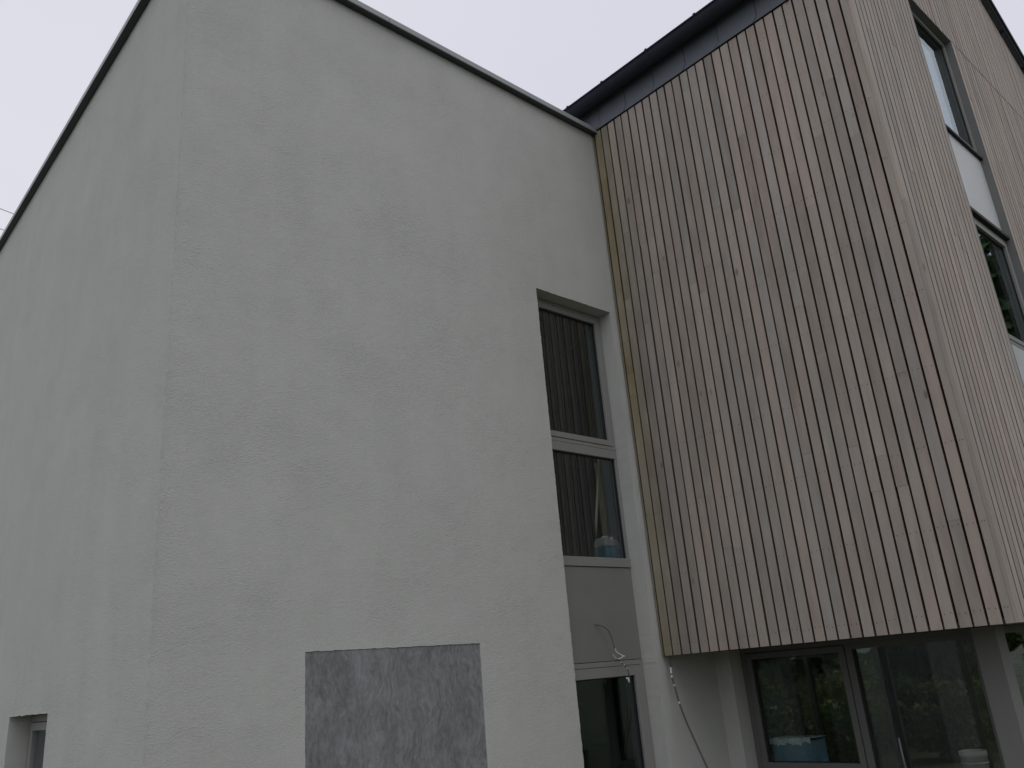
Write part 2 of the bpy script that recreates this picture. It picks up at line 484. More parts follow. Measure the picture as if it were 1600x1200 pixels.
def build_render_wall():
    step = 0.025
    uL, uR = -(14.5 - Y0), XIN - X0
    holes = [(AW[0] - X0, AW[1] - X0, AW[2], AW[3], 0.22),
             (-(BW[1] - Y0), -(BW[0] - Y0), BW[2], BW[3], 0.22),
             (PN[0] - X0, PN[1] - X0, PN[2], PN[3], 0.012)]
    ustep = X1 - X0 - 0.030
    ue = [uL, 0.0, uR, ustep, ustep + 0.012]
    ve = [0.0 - 0.3, ZT, ZB + 0.012]
    for h in holes: ue += [h[0], h[1]]; ve += [h[2], h[3]]
    def axis(lo, hi, key, st):
        xs = list(np.arange(lo, hi, st)) + [hi]
        xs = [x for x in xs if all(abs(x - k) > st * 0.45 for k in key)] + list(key)
        for k in key: xs += [k - 0.005, k + 0.005]
        xs = sorted(set(round(x, 5) for x in xs if lo - 1e-6 <= x <= hi + 1e-6))
        return np.array(xs)
    us, zs = axis(uL, uR, ue, step), axis(-0.3, ZT, ve, step)
    U, Z = np.meshgrid(us, zs, indexing='ij')
    rs = np.random.RandomState(11)
    d = 0.0045 * vnoise(U + 50, Z + 3, 1.3) + 0.0014 * vnoise(U + 20, Z + 9, 6) + 0.0014 * (vnoise(U + 31, Z + 17, 33))
    d += 0.0012 * vnoise(U + 7, Z + 23, 62)
    near = np.abs(U) < 0.012                                   # hard corner bead: little uneven grains
    lump = vnoise(Z * 1.0 + 5, U * 0 + 1.5, 45) + 0.7 * vnoise(Z + 2, U * 0 + 7.5, 16)
    wgt = np.where(np.abs(U) < 1e-4, 1.0, 0.45)
    d[near] += (wgt * (0.0055 * np.clip(lump + 0.15, 0, 1) + 0.0028 * np.abs(rs.randn(*U.shape))))[near]
    d[(U > ustep + 0.006)] -= 0.010                            # thinner coat under the overhang
    JU, JZ = np.zeros_like(U), np.zeros_like(U)
    for (a, b, c, e, dep) in holes:
        amp = 0.0017 if dep > 0.1 else 0.0012
        mu = ((np.abs(U - a) < 1e-4) | (np.abs(U - b) < 1e-4)) & (Z > c - 1e-4) & (Z < e + 1e-4)
        mz = ((np.abs(Z - c) < 1e-4) | (np.abs(Z - e) < 1e-4)) & (U > a - 1e-4) & (U < b + 1e-4)
        JU[mu] += amp * rs.randn(mu.sum()); JZ[mz] += amp * rs.randn(mz.sum())
        d[mu | mz] *= 0.5
    ms = np.abs(U - ustep) < 1e-4
    JU[ms] += 0.0022 * rs.randn(ms.sum())
    U2, Z2 = U + JU, Z + JZ
    X = np.where(U2 < 0, X0 - d, X0 + U2); Y = np.where(U2 < 0, Y0 - U2, Y0 - d)
    mid = np.abs(U) < 1e-4
    X[mid] = X0 - 0.7 * d[mid]; Y[mid] = Y0 - 0.7 * d[mid]
    nu, nz = len(us), len(zs)
    verts = np.stack([X, Y, Z2], -1).reshape(-1, 3)
    idx = np.arange(nu * nz).reshape(nu, nz)
    cu, cz = (us[:-1] + us[1:]) / 2, (zs[:-1] + zs[1:]) / 2
    CU, CZ = np.meshgrid(cu, cz, indexing='ij')
    keep = np.ones_like(CU, bool)
    for (a, b, c, e, dep) in holes: keep &= ~((CU > a) & (CU < b) & (CZ > c) & (CZ < e))
    keep &= ~((CU > X1 + 0.02 - X0) & (CZ > ZB + 0.012))
    quads = np.stack([idx[:-1, :-1], idx[1:, :-1], idx[1:, 1:], idx[:-1, 1:]], -1)[keep]
    vl = [tuple(p) for p in verts]; fl = [tuple(int(i) for i in q) for q in quads]
    for (a, b, c, e, dep) in holes:                            # returns of the openings
        ia = [k for k in range(nu) if a - 1e-4 <= us[k] <= b + 1e-4]
        iz = [k for k in range(nz) if c - 1e-4 <= zs[k] <= e + 1e-4]
        ring = [idx[ia[0], k] for k in iz] + [idx[k, iz[-1]] for k in ia[1:]] + [idx[ia[-1], k] for k in iz[::-1][1:]] + [idx[k, iz[0]] for k in ia[::-1][1:-1]]
        n0 = len(vl); n = len(ring)
        for i in ring:
            k, j = divmod(int(i), nz)
            u, z = us[k], zs[j]
            vl.append((X0 + dep, Y0 - u, z) if u < 0 else (X0 + u, Y0 + dep, z))
        for k in range(n):
            q = (k + 1) % n
            fl.append((int(ring[k]), int(ring[q]), n0 + q, n0 + k))
    b = MB(); b.v, b.f = vl, fl
    o = b.build('wall', 'render', block, True, False)
    me = o.data
    # crisp returns: mark edges of the openings sharp
    me.set_sharp_from_angle(angle=R(55))
    return o
build_render_wall()

# copings on both faces; each length is a piece of its own
OA = 0.07
zA0, zA1 = H + 5.703, H + 5.762
def coping_profile_A(z0, z1):
    return [(Y0 - OA, z0), (Y0 - OA, z1), (Y0 - OA + 0.02, z1 + 0.012), (Y0 + 0.40, z1 + 0.02), (Y0 + 0.40, z0 + 0.02), (Y0 + 0.02, z0 + 0.004), (Y0 - OA + 0.004, z0)]
seams = [X0 - 0.06, 3.60, 5.368, X1 + 0.030]
for a, b_ in zip(seams[:-1], seams[1:]):
    cp = bevel(MB().prism(coping_profile_A(zA0, zA1), 0, a + 0.0015, b_ - 0.0015).build('coping', 'coping', block), 0.004)
    MB().box(a + 0.0015, b_ - 0.0015, Y0 - OA + 0.005, Y0 + 0.012, zA0 - 0.006, zA0 + 0.001).build('drip_shade_board', 'soffit_dark', cp)  # dark strip standing in for the shade under this coping
# return of the last coping, turned down beside the boarding
# left-hand face: falls very slightly towards the back
def coping_B(ya, yb):
    m = MB()
    def z(y): return H + 5.655 - 0.018 * (y - Y0)
    o = 0.064
    rows = []
    for y in (ya, yb):
        zz = z(y)
        rows.append([(X0 - o, y, zz), (X0 - o, y, zz + 0.055), (X0 - o + 0.015, y, zz + 0.066), (X0 + 0.4, y, zz + 0.07), (X0 + 0.4, y, zz + 0.006), (X0 - o + 0.004, y, zz + 0.004)])
    n = len(rows[0]); m.v = rows[0] + rows[1]
    for k in range(n): m.f.append((k, (k + 1) % n, n + (k + 1) % n, n + k))
    m.f.append(tuple(range(n))); m.f.append(tuple(range(2 * n - 1, n - 1, -1)))
    c = m.build('coping', 'coping', block)
    d = MB()                                                   # dark drip board under it
    za, zb = z(ya), z(yb)
    d.v = [(X0 - o + 0.003, ya, za - 0.002), (X0 + 0.01, ya, za - 0.004), (X0 - o + 0.003, yb, zb - 0.002), (X0 + 0.01, yb, zb - 0.004),
           (X0 - o + 0.003, ya, za + 0.002), (X0 + 0.01, ya, za + 0.002), (X0 - o + 0.003, yb, zb + 0.002), (X0 + 0.01, yb, zb + 0.002)]
    d.f = [(0, 1, 3, 2), (4, 6, 7, 5), (0, 4, 5, 1), (2, 3, 7, 6), (0, 2, 6, 4), (1, 5, 7, 3)]
    d.build('drip_shade_board', 'soffit_dark', c)
for a, b_ in ((Y0 - 0.05, 8.2), (8.203, 11.2), (11.203, 14.5)): coping_B(a, b_)
MB().box(X0 + 0.06, 7.44, Y0 + 0.06, 14.4, H + 5.52, H + 5.60).build('roof_slab', 'roof', block)
# hidden back walls, floors and room linings
MB().box(X0 + 0.3, 7.45, 14.3, 14.5, 0, H + 5.5).build('back_wall', 'render', block)
MB().box(7.26, 7.45, Y0 + 0.31, 14.3, 0, H + 5.5).build('side_wall', 'render', block)

def room(xa, xb, ya, yb, za, zb, parent, open_side, m='plaster'):
    t = 0.03
    b = MB()
    b.box(xa, xb, ya, yb, za - t, za); b.box(xa, xb, ya, yb, zb, zb + t)
    if open_side != '-x': b.box(xa - t, xa, ya, yb, za - t, zb + t)
    b.box(xb, xb + t, ya, yb, za - t, zb + t)
    if open_side != '-y': b.box(xa - t, xb + t, ya - t, ya, za - t, zb + t)
    b.box(xa - t, xb + t, yb, yb + t, za - t, zb + t)
    return b.build('room_lining', m, parent)
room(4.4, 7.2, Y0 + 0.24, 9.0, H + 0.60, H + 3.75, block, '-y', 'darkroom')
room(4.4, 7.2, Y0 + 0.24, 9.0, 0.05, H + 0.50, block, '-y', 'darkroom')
room(X0 + 0.24, 4.2, 6.2, 9.2, 0.05, H + 0.45, block, '-x', 'plaster')
# lintel/back of the render around openings, so no daylight leaks past the frames
MB().box(4.3, AW[0] + 0.01, Y0 + 0.19, Y0 + 0.235, 0, H + 3.9).box(AW[1] - 0.01, 7.2, Y0 + 0.19, Y0 + 0.235, 0, H + 3.9).box(AW[0], AW[1], Y0 + 0.19, Y0 + 0.235, AW[3] - 0.01, H + 3.9).box(AW[0], AW[1], Y0 + 0.20, Y0 + 0.235, H + 0.10, H + 0.88).build('inner_wall', 'plaster', block)
MB().box(X0 + 0.19, X0 + 0.235, 6.0, BW[0] + 0.01, 0, H + 0.6).box(X0 + 0.19, X0 + 0.235, BW[1] - 0.01, 9.4, 0, H + 0.6).box(X0 + 0.19, X0 + 0.235, BW[0], BW[1], BW[3] - 0.01, H + 0.6).box(X0 + 0.19, X0 + 0.235, BW[0], BW[1], 0, BW[2] + 0.01).build('inner_wall', 'plaster', block)

# ------ window strip of the right-hand face
FY = Y0 + 0.150
def bars(b, rect, wl_, wr, wb, wt, d0, d1, ax='y'):
    """four bars of a rectangular frame; rect = (a, b, z0, z1)"""
    a, c, z0, z1 = rect
    def bx(p, q, r, s):
        if ax == 'y': b.box(p, q, d0, d1, r, s)
        else: b.box(d0, d1, p, q, r, s)
    bx(a, a + wl_, z0, z1); bx(c - wr, c, z0, z1)
    bx(a + wl_, c - wr, z0, z0 + wb); bx(a + wl_, c - wr, z1 - wt, z1)
    return b

xl, xr = AW[0] + 0.004, AW[1] - 0.003
def window_y(name, rect, fw, sash, fy, parent, label=None, m='frame', depth=0.06, sw=0.055):
    """a window in a wall facing -y: outer frame part, with sash, gasket and pane below it"""
    a, c, z0, z1 = rect
    f = bevel(bars(MB(), rect, fw, fw, fw, fw, fy, fy + depth).build(name, m, parent), 0.002, 1)
    g = 0.004
    ia, ic, iz0, iz1 = a + fw, c - fw, z0 + fw, z1 - fw
    if sash:
        r2 = (ia + g, ic - g, iz0 + g, iz1 - g)
        bevel(bars(MB(), r2, sw, sw, sw, sw, fy - 0.006, fy + depth - 0.008).build('sash', m, f), 0.003, 2)
        bars(MB(), (ia, ic, iz0, iz1), g, g, g, g, fy + 0.02, fy + depth - 0.01).build('gasket', 'gasket', f)
        ia, ic, iz0, iz1 = ia + g + sw, ic - g - sw, iz0 + g + sw, iz1 - g - sw
    bars(MB(), (ia - 0.002, ic + 0.002, iz0 - 0.002, iz1 + 0.002), 0.010, 0.010, 0.010, 0.012, fy + 0.018, fy + depth - 0.012).build('glazing_bead', 'gasket', f)
    MB().box(ia, ic, fy + 0.026, fy + 0.044, iz0, iz1).build('pane', 'glass', f)
    return f
# upper opening light, middle fixed light, spandrel, lower door
window_y('window', (xl, xr, H + 2.035, AW[3] - 0.004), 0.035, True, FY, block, None, 'frame', 0.06, 0.055)
bevel(MB().box(xl, xr, FY, FY + 0.06, H + 1.948, H + 2.033).build('transom', 'frame', block), 0.002, 1)
window_y('window', (xl, xr, H + 0.895, H + 1.946 + 0.03), 0.03, False, FY + 0.002, block)
bevel(MB().box(xl, xr, FY - 0.008, FY + 0.05, H + 0.888, H + 0.972).build('bottom_rail', 'frame', block), 0.002, 1)
bevel(MB().box(xl, xr, FY + 0.004, FY + 0.05, H + 0.066, H + 0.883).build('spandrel_panel', 'spandrel', block), 0.002, 1)
window_y('window', (xl, xr, 0.14, H + 0.061), 0.042, True, FY, block, None, 'frame', 0.06, 0.085)
# inner sill board carried by the room wall
MB().box(AW[0] - 0.1, AW[1] + 0.3, Y0 + 0.236, Y0 + 0.75, H + 0.88, H + 0.93).build('window_board', 'concrete', block)

# ------ window of the left-hand face
def window_x(name, rect, fw, fx, parent, sw=0.06):
    f = bevel(bars(MB(), rect, fw, fw, fw, fw, fx, fx + 0.06, 'x').build(name, 'frame', parent), 0.002, 1)
    a, c, z0, z1 = rect
    r2 = (a + fw + 0.004, c - fw - 0.004, z0 + fw + 0.004, z1 - fw - 0.004)
    bevel(bars(MB(), r2, sw, sw, sw, sw, fx - 0.006, fx + 0.05, 'x').build('sash', 'frame', f), 0.003)
    bars(MB(), (a + fw, c - fw, z0 + fw, z1 - fw), 0.004, 0.004, 0.004, 0.004, fx + 0.02, fx + 0.05, 'x').build('gasket', 'gasket', f)
    MB().box(fx + 0.02, fx + 0.04, r2[0] + sw - 0.002, r2[1] - sw + 0.002, r2[2] + sw - 0.002, r2[3] - sw + 0.002).build('pane', 'glass', f)
    return f
window_x('window', (BW[0] + 0.004, BW[1] - 0.012, BW[2] + 0.004, BW[3] - 0.004), 0.05, X0 + 0.15, block)

# ------ slate-look panel let into the render
o = MB().box(PN[0] - 0.004, PN[1] + 0.004, Y0 + 0.006, Y0 + 0.03, PN[2] - 0.004, PN[3] + 0.004).build('cladding_panel', 'slate', block)
tag(o, 'mottled dark grey slate-look panel set into the pale render')

# ------------------------------------------------------------------ the boarded house
house = empty('timber_house', 'timber-clad house with vertical weathered boards and dark gutter, overhanging the ground floor', 'house')
BT = 0.030                                   # board thickness
GAP = 0.0165

def wood_colour(tan=0.0):
    k = rng.uniform(0.84, 1.13)
    base = [0.343, 0.303, 0.264]
    t = rng.random()
    if t < 0.25: base = [0.356, 0.302, 0.262]
    elif t < 0.5: base = [0.330, 0.303, 0.272]
    tb = [0.235, 0.203, 0.098]
    return tuple(k * (b * (1 - tan) + q * tan) for b, q in zip(base, tb)) + (1.0,)

def split(z0, z1, lo=2.2, hi=4.8):
    cuts = [z0]; z = z0 + rng.uniform(0.6, hi)
    while z < z1 - 0.5:
        cuts.append(z); z += rng.uniform(lo, hi)
    return cuts + [z1]

def board_w(ya, yb, z0, z1, tan=0.0):
    """board of the front (faces -x), from ya (near the viewer) to yb"""
    x = X1 + rng.uniform(-0.0012, 0.0012)
    c = 0.0015
    ya, yb = ya + rng.uniform(-0.0014, 0.0014), yb + rng.uniform(-0.0014, 0.0014)
    prof = [(x + BT, ya), (x + c, ya), (x, ya + c), (x, yb - c), (x + c, yb), (x + BT, yb)]
    m_ = MB().prism(prof, 2, z0 + 0.0006, z1 - 0.0006)
    la, lb = rng.uniform(-0.0014, 0.0014), rng.uniform(-0.0014, 0.0014)
    m_.v = [(p[0], p[1] + (la if k < 6 else lb), p[2]) for k, p in enumerate(m_.v)]
    o = m_.build('board', 'wood', house, False, False)
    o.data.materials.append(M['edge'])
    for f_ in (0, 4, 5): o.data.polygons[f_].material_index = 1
    o.color = wood_colour(tan)
    return o

def board_s(xa, xb, z0, z1a, z1b):
    """board of the gable side (faces -y); top may be raked: z1a at xa, z1b at xb"""
    y = YS + rng.uniform(-0.0012, 0.0012)
    c = 0.0008
    m = MB()
    prof = [(xa, y + BT), (xa, y + c), (xa + c, y), (xb - c, y), (xb, y + c), (xb, y + BT)]   # faces 0 and 4 are its edges
    n = len(prof)
    zt = lambda x: z1a + (z1b - z1a) * (x - xa) / (xb - xa)
    m.v = [(p[0], p[1], z0 + 0.0006) for p in prof] + [(p[0], p[1], zt(p[0]) - 0.0006) for p in prof]
    for k in range(n): m.f.append((k, (k + 1) % n, n + (k + 1) % n, n + k))
    m.f.append(tuple(reversed(range(n)))); m.f.append(tuple(range(n, 2 * n)))
    o = m.build('board', 'wood', house, False, False)
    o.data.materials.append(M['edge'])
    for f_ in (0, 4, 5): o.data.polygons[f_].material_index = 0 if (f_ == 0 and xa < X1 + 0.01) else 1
    o.color = wood_colour()
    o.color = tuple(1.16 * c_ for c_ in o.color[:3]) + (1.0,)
    return o

nails = MB()
def nail_w(y, z):
    i = len(nails.v); r = 0.004
    for k in range(6):
        t = k * math.pi / 3
        nails.v.append((X1 - 0.0020, y + r * math.cos(t), z + r * math.sin(t)))
    nails.f.append(tuple(i + k for k in range(6)))

# front: a narrow strip against the render, then thirty boards
board_w(Y0 - 0.02 + GAP / 2, Y0 - 0.003, ZB, ZE - 0.012, 0.9)
rows = [ZB + 0.10 + 0.594 * k for k in range(10)]
for i in range(30):
    yb = Y0 - 0.02 - 0.1 * i - GAP / 2
    ya = Y0 - 0.02 - 0.1 * (i + 1) + GAP / 2
    if i == 29: ya = YS + BT + 0.0015
    tan = (1.0, 0.48, 0.15)[i] if i < 3 else 0.0
    cuts = split(ZB, ZE - 0.012)
    for za, zb in zip(cuts[:-1], cuts[1:]): board_w(ya, yb, za, zb, tan * rng.uniform(0.8, 1.0))
    for z in rows:
        if rng.random() < 0.75:
            zz = z + rng.uniform(-0.008, 0.008)
            nail_w(ya + 0.02, zz); nail_w(yb - 0.02, zz + rng.uniform(-0.004, 0.004))
tag(nails.build('nail_heads', 'nail', house, False, False), kind='stuff')

# gable side
RX, RZ = 11.20, H + 8.545                    # ridge, at the underside of the verge
def verge(x): return RZ - 0.527 * abs(x - RX)
OX0, OX1, OZ = 8.095, 9.290, H + 6.430       # tall opening: x, x, head
n_left = 17
pw = (OX0 - X1) / n_left
for i in range(n_left):
    xa = X1 + pw * i + (GAP / 2 if i else -0.0008); xb = X1 + pw * (i + 1) - (GAP / 2 if i < n_left - 1 else 0)
    top = min(verge(xa), verge(xb))
    cuts = split(ZB, top - 0.3, 1.6, 4.0)[:-1]
    zs_ = cuts + [None]
    for k in range(len(cuts)):
        if k < len(cuts) - 1: board_s(xa, xb, cuts[k], cuts[k + 1], cuts[k + 1])
        else: board_s(xa, xb, cuts[k], verge(xa) - 0.004, verge(xb) - 0.004)
na = 12
pa = (OX1 - OX0) / na
for i in range(na):
    xa, xb = OX0 + pa * i + GAP / 2, OX0 + pa * (i + 1) - GAP / 2
    board_s(xa, xb, OZ, verge(xa) - 0.004, verge(xb) - 0.004)
x = OX1; k = 0
rest = MB()
while x < 15.9:
    xa, xb = x + (GAP / 2 if k else 0), x + 0.1 - GAP / 2
    if x < 13.6:
        board_s(xa, xb, OZ + 0.007, verge(xa) - 0.004, verge(xb) - 0.004)
        for za, zb in zip(*(lambda c: (c[:-1], c[1:]))(split(ZB, OZ - 0.007, 2.0, 4.2))): board_s(xa, xb, za, zb, zb)
    else:
        rest.box(xa, xb, YS, YS + BT, ZB, verge(xb) - 0.004)
    x += 0.1; k += 1
ro = rest.build('far_boards', 'wood', house); ro.color = (0.32, 0.28, 0.245, 1); tag(ro, kind='stuff')

# dark membrane and structure behind the boards
core = MB()
core.box(X1 + BT + 0.03, X1 + 0.2, YS + 0.07, Y0 - 0.002, ZB + 0.03, ZE + 0.30)
core.build('front_backing', 'dark', house)
sb = MB()
def slab_s(xa, xb, z0):
    m = sb
    i = len(m.v); ya, yb = YS + BT + 0.012, YS + 0.20
    ta, tb = verge(xa) - 0.02, verge(xb) - 0.02
    m.v += [(xa, ya, z0), (xb, ya, z0), (xb, ya, tb), (xa, ya, ta), (xa, yb, z0), (xb, yb, z0), (xb, yb, tb), (xa, yb, ta)]
    for q in ((0, 1, 2, 3), (5, 4, 7, 6), (0, 4, 5, 1), (3, 2, 6, 7), (0, 3, 7, 4), (1, 5, 6, 2)): m.f.append(tuple(i + k_ for k_ in q))
slab_s(X1 + BT + 0.012, OX0 - 0.012, ZB + 0.03)
slab_s(OX0 - 0.012, OX1 + 0.012, OZ + 0.03)
slab_s(OX1 + 0.012, RX, ZB + 0.03); slab_s(RX, 15.95, ZB + 0.03)
sb.build('side_backing', 'dark', house)
# soffit under the overhang, its dark vent strip set back from the boards
MB().box(X1 + 0.03, XIN + 0.25, YS + 0.03, Y0 - 0.003, ZB + 0.006, ZB + 0.04).box(XIN + 0.25, 15.9, YS + 0.03, YS + 0.7, ZB + 0.006, ZB + 0.04).build('soffit', 'soffit', house)
MB().box(X1 + 0.004, X1 + 0.03, YS + 0.03, Y0 - 0.004, ZB + 0.004, ZB + 0.02).build('vent_strip', 'gasket', house)

# fascia of overlapping anthracite sheets with clipped corners
yj = [Y0 - 0.004, 4.900, 4.520, 4.125, 3.715, 3.305, 2.870, 2.450, YS - 0.05]
for i, (yb, ya) in enumerate(zip(yj[:-1], yj[1:])):
    # every sheet laps over the next one on its far (left) side; lower right corner is clipped
    xo = X1 - 0.012 - 0.0016 * (i % 2)
    z0, z1 = ZE - 0.004, H + 6.22
    lap = 0.03
    yl = yb if i == 0 else yb
    # the right edge runs down and then turns back to the lower left; a narrow shadow gap follows it
    g_ = 0.0055
    left = [(yl, z1), (yl, z0)] if i == 0 else [(yl - g_, z1), (yl - g_, z0 + 0.058), (yl - g_ + 0.048, z0)]
    out = left + [(ya + 0.048, z0), (ya, z0 + 0.058), (ya, z1)]
    sh = MB().prism(out, 0, xo - 0.004, xo + 0.001).build('fascia_sheet', 'anthracite', house)
    bevel(sh, 0.0012, 1)
MB().box(X1 - 0.014, X1 + 0.02, Y0 - 0.001, Y0 + 0.36, H + 5.79, H + 6.22).build('fascia_sheet', 'anthracite', house)
# backing sheet seen through the clipped corners
MB().box(X1 - 0.0085, X1 + 0.02, YS - 0.04, Y0 - 0.005, ZE - 0.003, H + 6.21).build('fascia_backing', 'gasket', house)

# half-round gutter with rolled lip and straps
GXC, GR = 6.284, 0.097
GZ = H + 6.066
gp = []
for k in range(17):
    t = math.pi + math.pi * k / 16
    gp.append((GXC + GR * math.cos(t), GZ + GR * math.sin(t)))
inner = [(GXC + (GR - 0.004) * math.cos(math.pi + math.pi * k / 16), GZ + (GR - 0.004) * math.sin(math.pi + math.pi * k / 16)) for k in range(17)]
g = MB()
ga, gb = YS - 0.06, Y0 + 0.33
prof = gp + inner[::-1]
n = len(prof)
g.v = [(p[0], ga, p[1]) for p in prof] + [(p[0], gb, p[1]) for p in prof]
for k in range(n): g.f.append((k, (k + 1) % n, n + (k + 1) % n, n + k))
for e_ in (0, n):
    for k in range(16): g.f.append((e_ + k, e_ + k + 1, e_ + n - 2 - k, e_ + n - 1 - k))
gut = g.build('gutter', 'gutter', house)
gut.data.set_sharp_from_angle(angle=R(40)); gut.data.polygons.foreach_set('use_smooth', [True] * len(gut.data.polygons))
MB().tube([(GXC - GR - 0.004, ga, GZ + 0.004), (GXC - GR - 0.004, gb, GZ + 0.004)], 0.011, 10).build('rolled_lip', 'gutter', gut, True)
for yk in (2.16, 2.77, 3.394, 4.017, 4.641, 5.165):
    s = MB()
    for k in range(16):
        t0, t1 = math.pi + math.pi * k / 16, math.pi + math.pi * (k + 1) / 16
        r0, r1 = GR + 0.0008, GR + 0.0045
        q = [(GXC + r * math.cos(t), GZ + r * math.sin(t)) for r, t in ((r0, t0), (r1, t0), (r1, t1), (r0, t1))]
        s.prism(q, 1, yk - 0.013, yk + 0.013)
    s.box(GXC - GR - 0.018, GXC - GR + 0.006, yk - 0.013, yk + 0.013, GZ - 0.004, GZ + 0.019)
    s.build('gutter_bracket', 'gutter', gut)
# eave board just behind the gutter, roof slopes, verge trim
YR_ROOF = 7.75
rf = MB()
def roof_slab(xa, xb, ya, yb, lift, th):
    m = rf; i = len(m.v)
    za, zb = verge(xa) + lift, verge(xb) + lift
    m.v += [(xa, ya, za), (xb, ya, zb), (xb, yb, zb), (xa, yb, za), (xa, ya, za + th), (xb, ya, zb + th), (xb, yb, zb + th), (xa, yb, za + th)]
    for q in ((0, 3, 2, 1), (4, 5, 6, 7), (0, 1, 5, 4), (2, 3, 7, 6), (1, 2, 6, 5), (0, 4, 7, 3)): m.f.append(tuple(i + k_ for k_ in q))
roof_slab(6.33, RX, YS - 0.02, YR_ROOF, 0.16, 0.06); roof_slab(RX, 16.1, YS - 0.02, YR_ROOF, 0.16, 0.06)
rf.build('roof', 'roof', house)
def verge_piece(xa, xb, name, m, y0, y1, l0, l1, parent):
    b = MB(); za, zb = verge(xa), verge(xb)
    b.v = [(xa, y0, za + l0), (xb, y0, zb + l0), (xb, y1, zb + l0), (xa, y1, za + l0), (xa, y0, za + l1), (xb, y0, zb + l1), (xb, y1, zb + l1), (xa, y1, za + l1)]
    b.f = [(0, 3, 2, 1), (4, 5, 6, 7), (0, 1, 5, 4), (2, 3, 7, 6), (1, 2, 6, 5), (0, 4, 7, 3)]
    return b.build(name, m, parent)
for xa, xb in ((6.33, RX), (RX, 16.1)):
    v = verge_piece(xa, xb, 'verge_soffit', 'anthracite', YS - 0.055, YS + 0.03, 0.0, 0.03, house)
    verge_piece(xa, xb, 'verge_trim', 'gutter', YS - 0.064, YS - 0.0555, -0.012, 0.10, house)
    verge_piece(xa, xb, 'verge_cap', 'roof', YS - 0.09, YS + 0.03, 0.101, 0.17, house)
xk = 11.45
while xk < 15:
    verge_piece(xk, xk + 0.03, 'verge_clip', 'gutter', YS - 0.055, YS - 0.002, -0.014, -0.001, house)
    xk += 0.62
# flashing line where the upper tier of side boards begins
MB().box(OX1 + 0.01, 15.9, YS + 0.008, YS + 0.036, OZ - 0.006, OZ + 0.006).build('joint_flashing', 'gasket', house)

# ------ tall opening of the gable side
RD = 0.072
FS = YS + RD
lin = MB()
lin.box(OX1 - 0.003, OX1 + 0.011, YS + 0.003, FS + 0.12, ZB + 0.03, OZ - 0.004)
lin.box(OX0 - 0.011, OX0 + 0.003, YS - 0.002, FS + 0.12, ZB + 0.03, OZ - 0.004)
lin.build('reveal_lining', 'reveal', house)
MB().box(OX0 - 0.010, OX1 + 0.010, YS + 0.002, FS + 0.12, OZ - 0.0035, OZ + 0.020).build('head_lining', 'reveal', house)
sx0, sx1 = OX0 + 0.004, OX1 - 0.004
window_y('window', (sx0, sx1, H + 4.915, OZ - 0.006), 0.05, False, FS, house, None, 'frame', 0.06)
bevel(MB().box(sx0, sx1, FS - 0.03, FS + 0.03, H + 4.860, H + 4.890).build('window_sill', 'gasket', house), 0.002, 1)
MB().box(sx0, sx1, FS + 0.002, FS + 0.05, H + 3.915, H + 4.859).build('spandrel_panel', 'pale', house)
bevel(MB().box(sx0, sx1, FS - 0.045, FS + 0.03, H + 3.875, H + 3.913).build('drip_flashing', 'gasket', house), 0.002, 1)
window_y('window', (sx0, sx1, H + 2.53, H + 3.873), 0.04, True, FS, house, None, 'frame', 0.06, 0.05)
MB().box(sx0, sx1, FS + 0.002, FS + 0.05, H + 0.12, H + 2.528).build('lower_panel', 'pale', house)
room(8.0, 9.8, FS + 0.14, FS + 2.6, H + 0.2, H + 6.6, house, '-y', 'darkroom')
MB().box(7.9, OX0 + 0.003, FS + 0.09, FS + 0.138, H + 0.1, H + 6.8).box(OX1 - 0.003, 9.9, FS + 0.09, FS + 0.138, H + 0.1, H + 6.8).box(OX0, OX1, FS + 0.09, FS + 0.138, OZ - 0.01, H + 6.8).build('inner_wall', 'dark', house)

# ------ recessed ground floor
YA, YP0, YP1 = 4.880, 2.467, 2.640            # end of the wall panel, corner pier
def rough_box(xa, xb, ya, yb, za, zb, name, m, parent):
    return bevel(MB().box(xa, xb, ya, yb, za, zb).build(name, m, parent), 0.004, 2)
rough_box(XIN, XIN + 0.24, YA, Y0 + 0.3, -0.3, ZB + 0.003, 'ground_floor_wall', 'render', house)
rough_box(XIN, XF + 0.004, YP0, YP1, -0.3, ZB + 0.003, 'corner_pier', 'pier', house)
# glazed screen facing left of the house (-x): fixed frame, opening light, door light
ZH = ZB + 0.004
fr = MB()
bars(fr, (2.55, YA - 0.002, 0.06, ZH), 0.05, 0.055, 0.06, 0.04, XF, XF + 0.07, 'x')
fr.box(XF, XF + 0.07, 3.735, 3.80, 0.12, ZH - 0.04)                     # mullion
fr.box(XF, XF + 0.07, 3.80, YA - 0.057, H - 1.045, H - 0.99)            # transom of the left light
fr.box(XF + 0.001, XF + 0.069, 2.60, 3.735, ZH - 0.085, ZH - 0.04)
scr = bevel(fr.build('glazed_screen', 'screen', house), 0.002, 1)
sa = (3.806, YA - 0.061, H - 0.985, ZH - 0.046)
bevel(bars(MB(), sa, 0.055, 0.055, 0.05, 0.055, XF - 0.006, XF + 0.06, 'x').build('sash', 'screen', scr), 0.003)
bars(MB(), (sa[0] + 0.053, sa[1] - 0.053, sa[2] + 0.048, sa[3] - 0.053), 0.007, 0.022, 0.007, 0.010, XF + 0.014, XF + 0.05, 'x').build('gasket', 'gasket', scr)
MB().box(XF + 0.03, XF + 0.05, sa[0] + 0.05, sa[1] - 0.05, sa[2] + 0.045, sa[3] - 0.05).build('pane', 'clear', scr)
MB().box(XF + 0.03, XF + 0.05, 3.80, YA - 0.055, 0.12, H - 1.045).build('pane', 'clear', scr)
MB().box(XF + 0.03, XF + 0.05, 2.60, 3.735, 0.12, ZH - 0.085).build('pane', 'clear', scr)
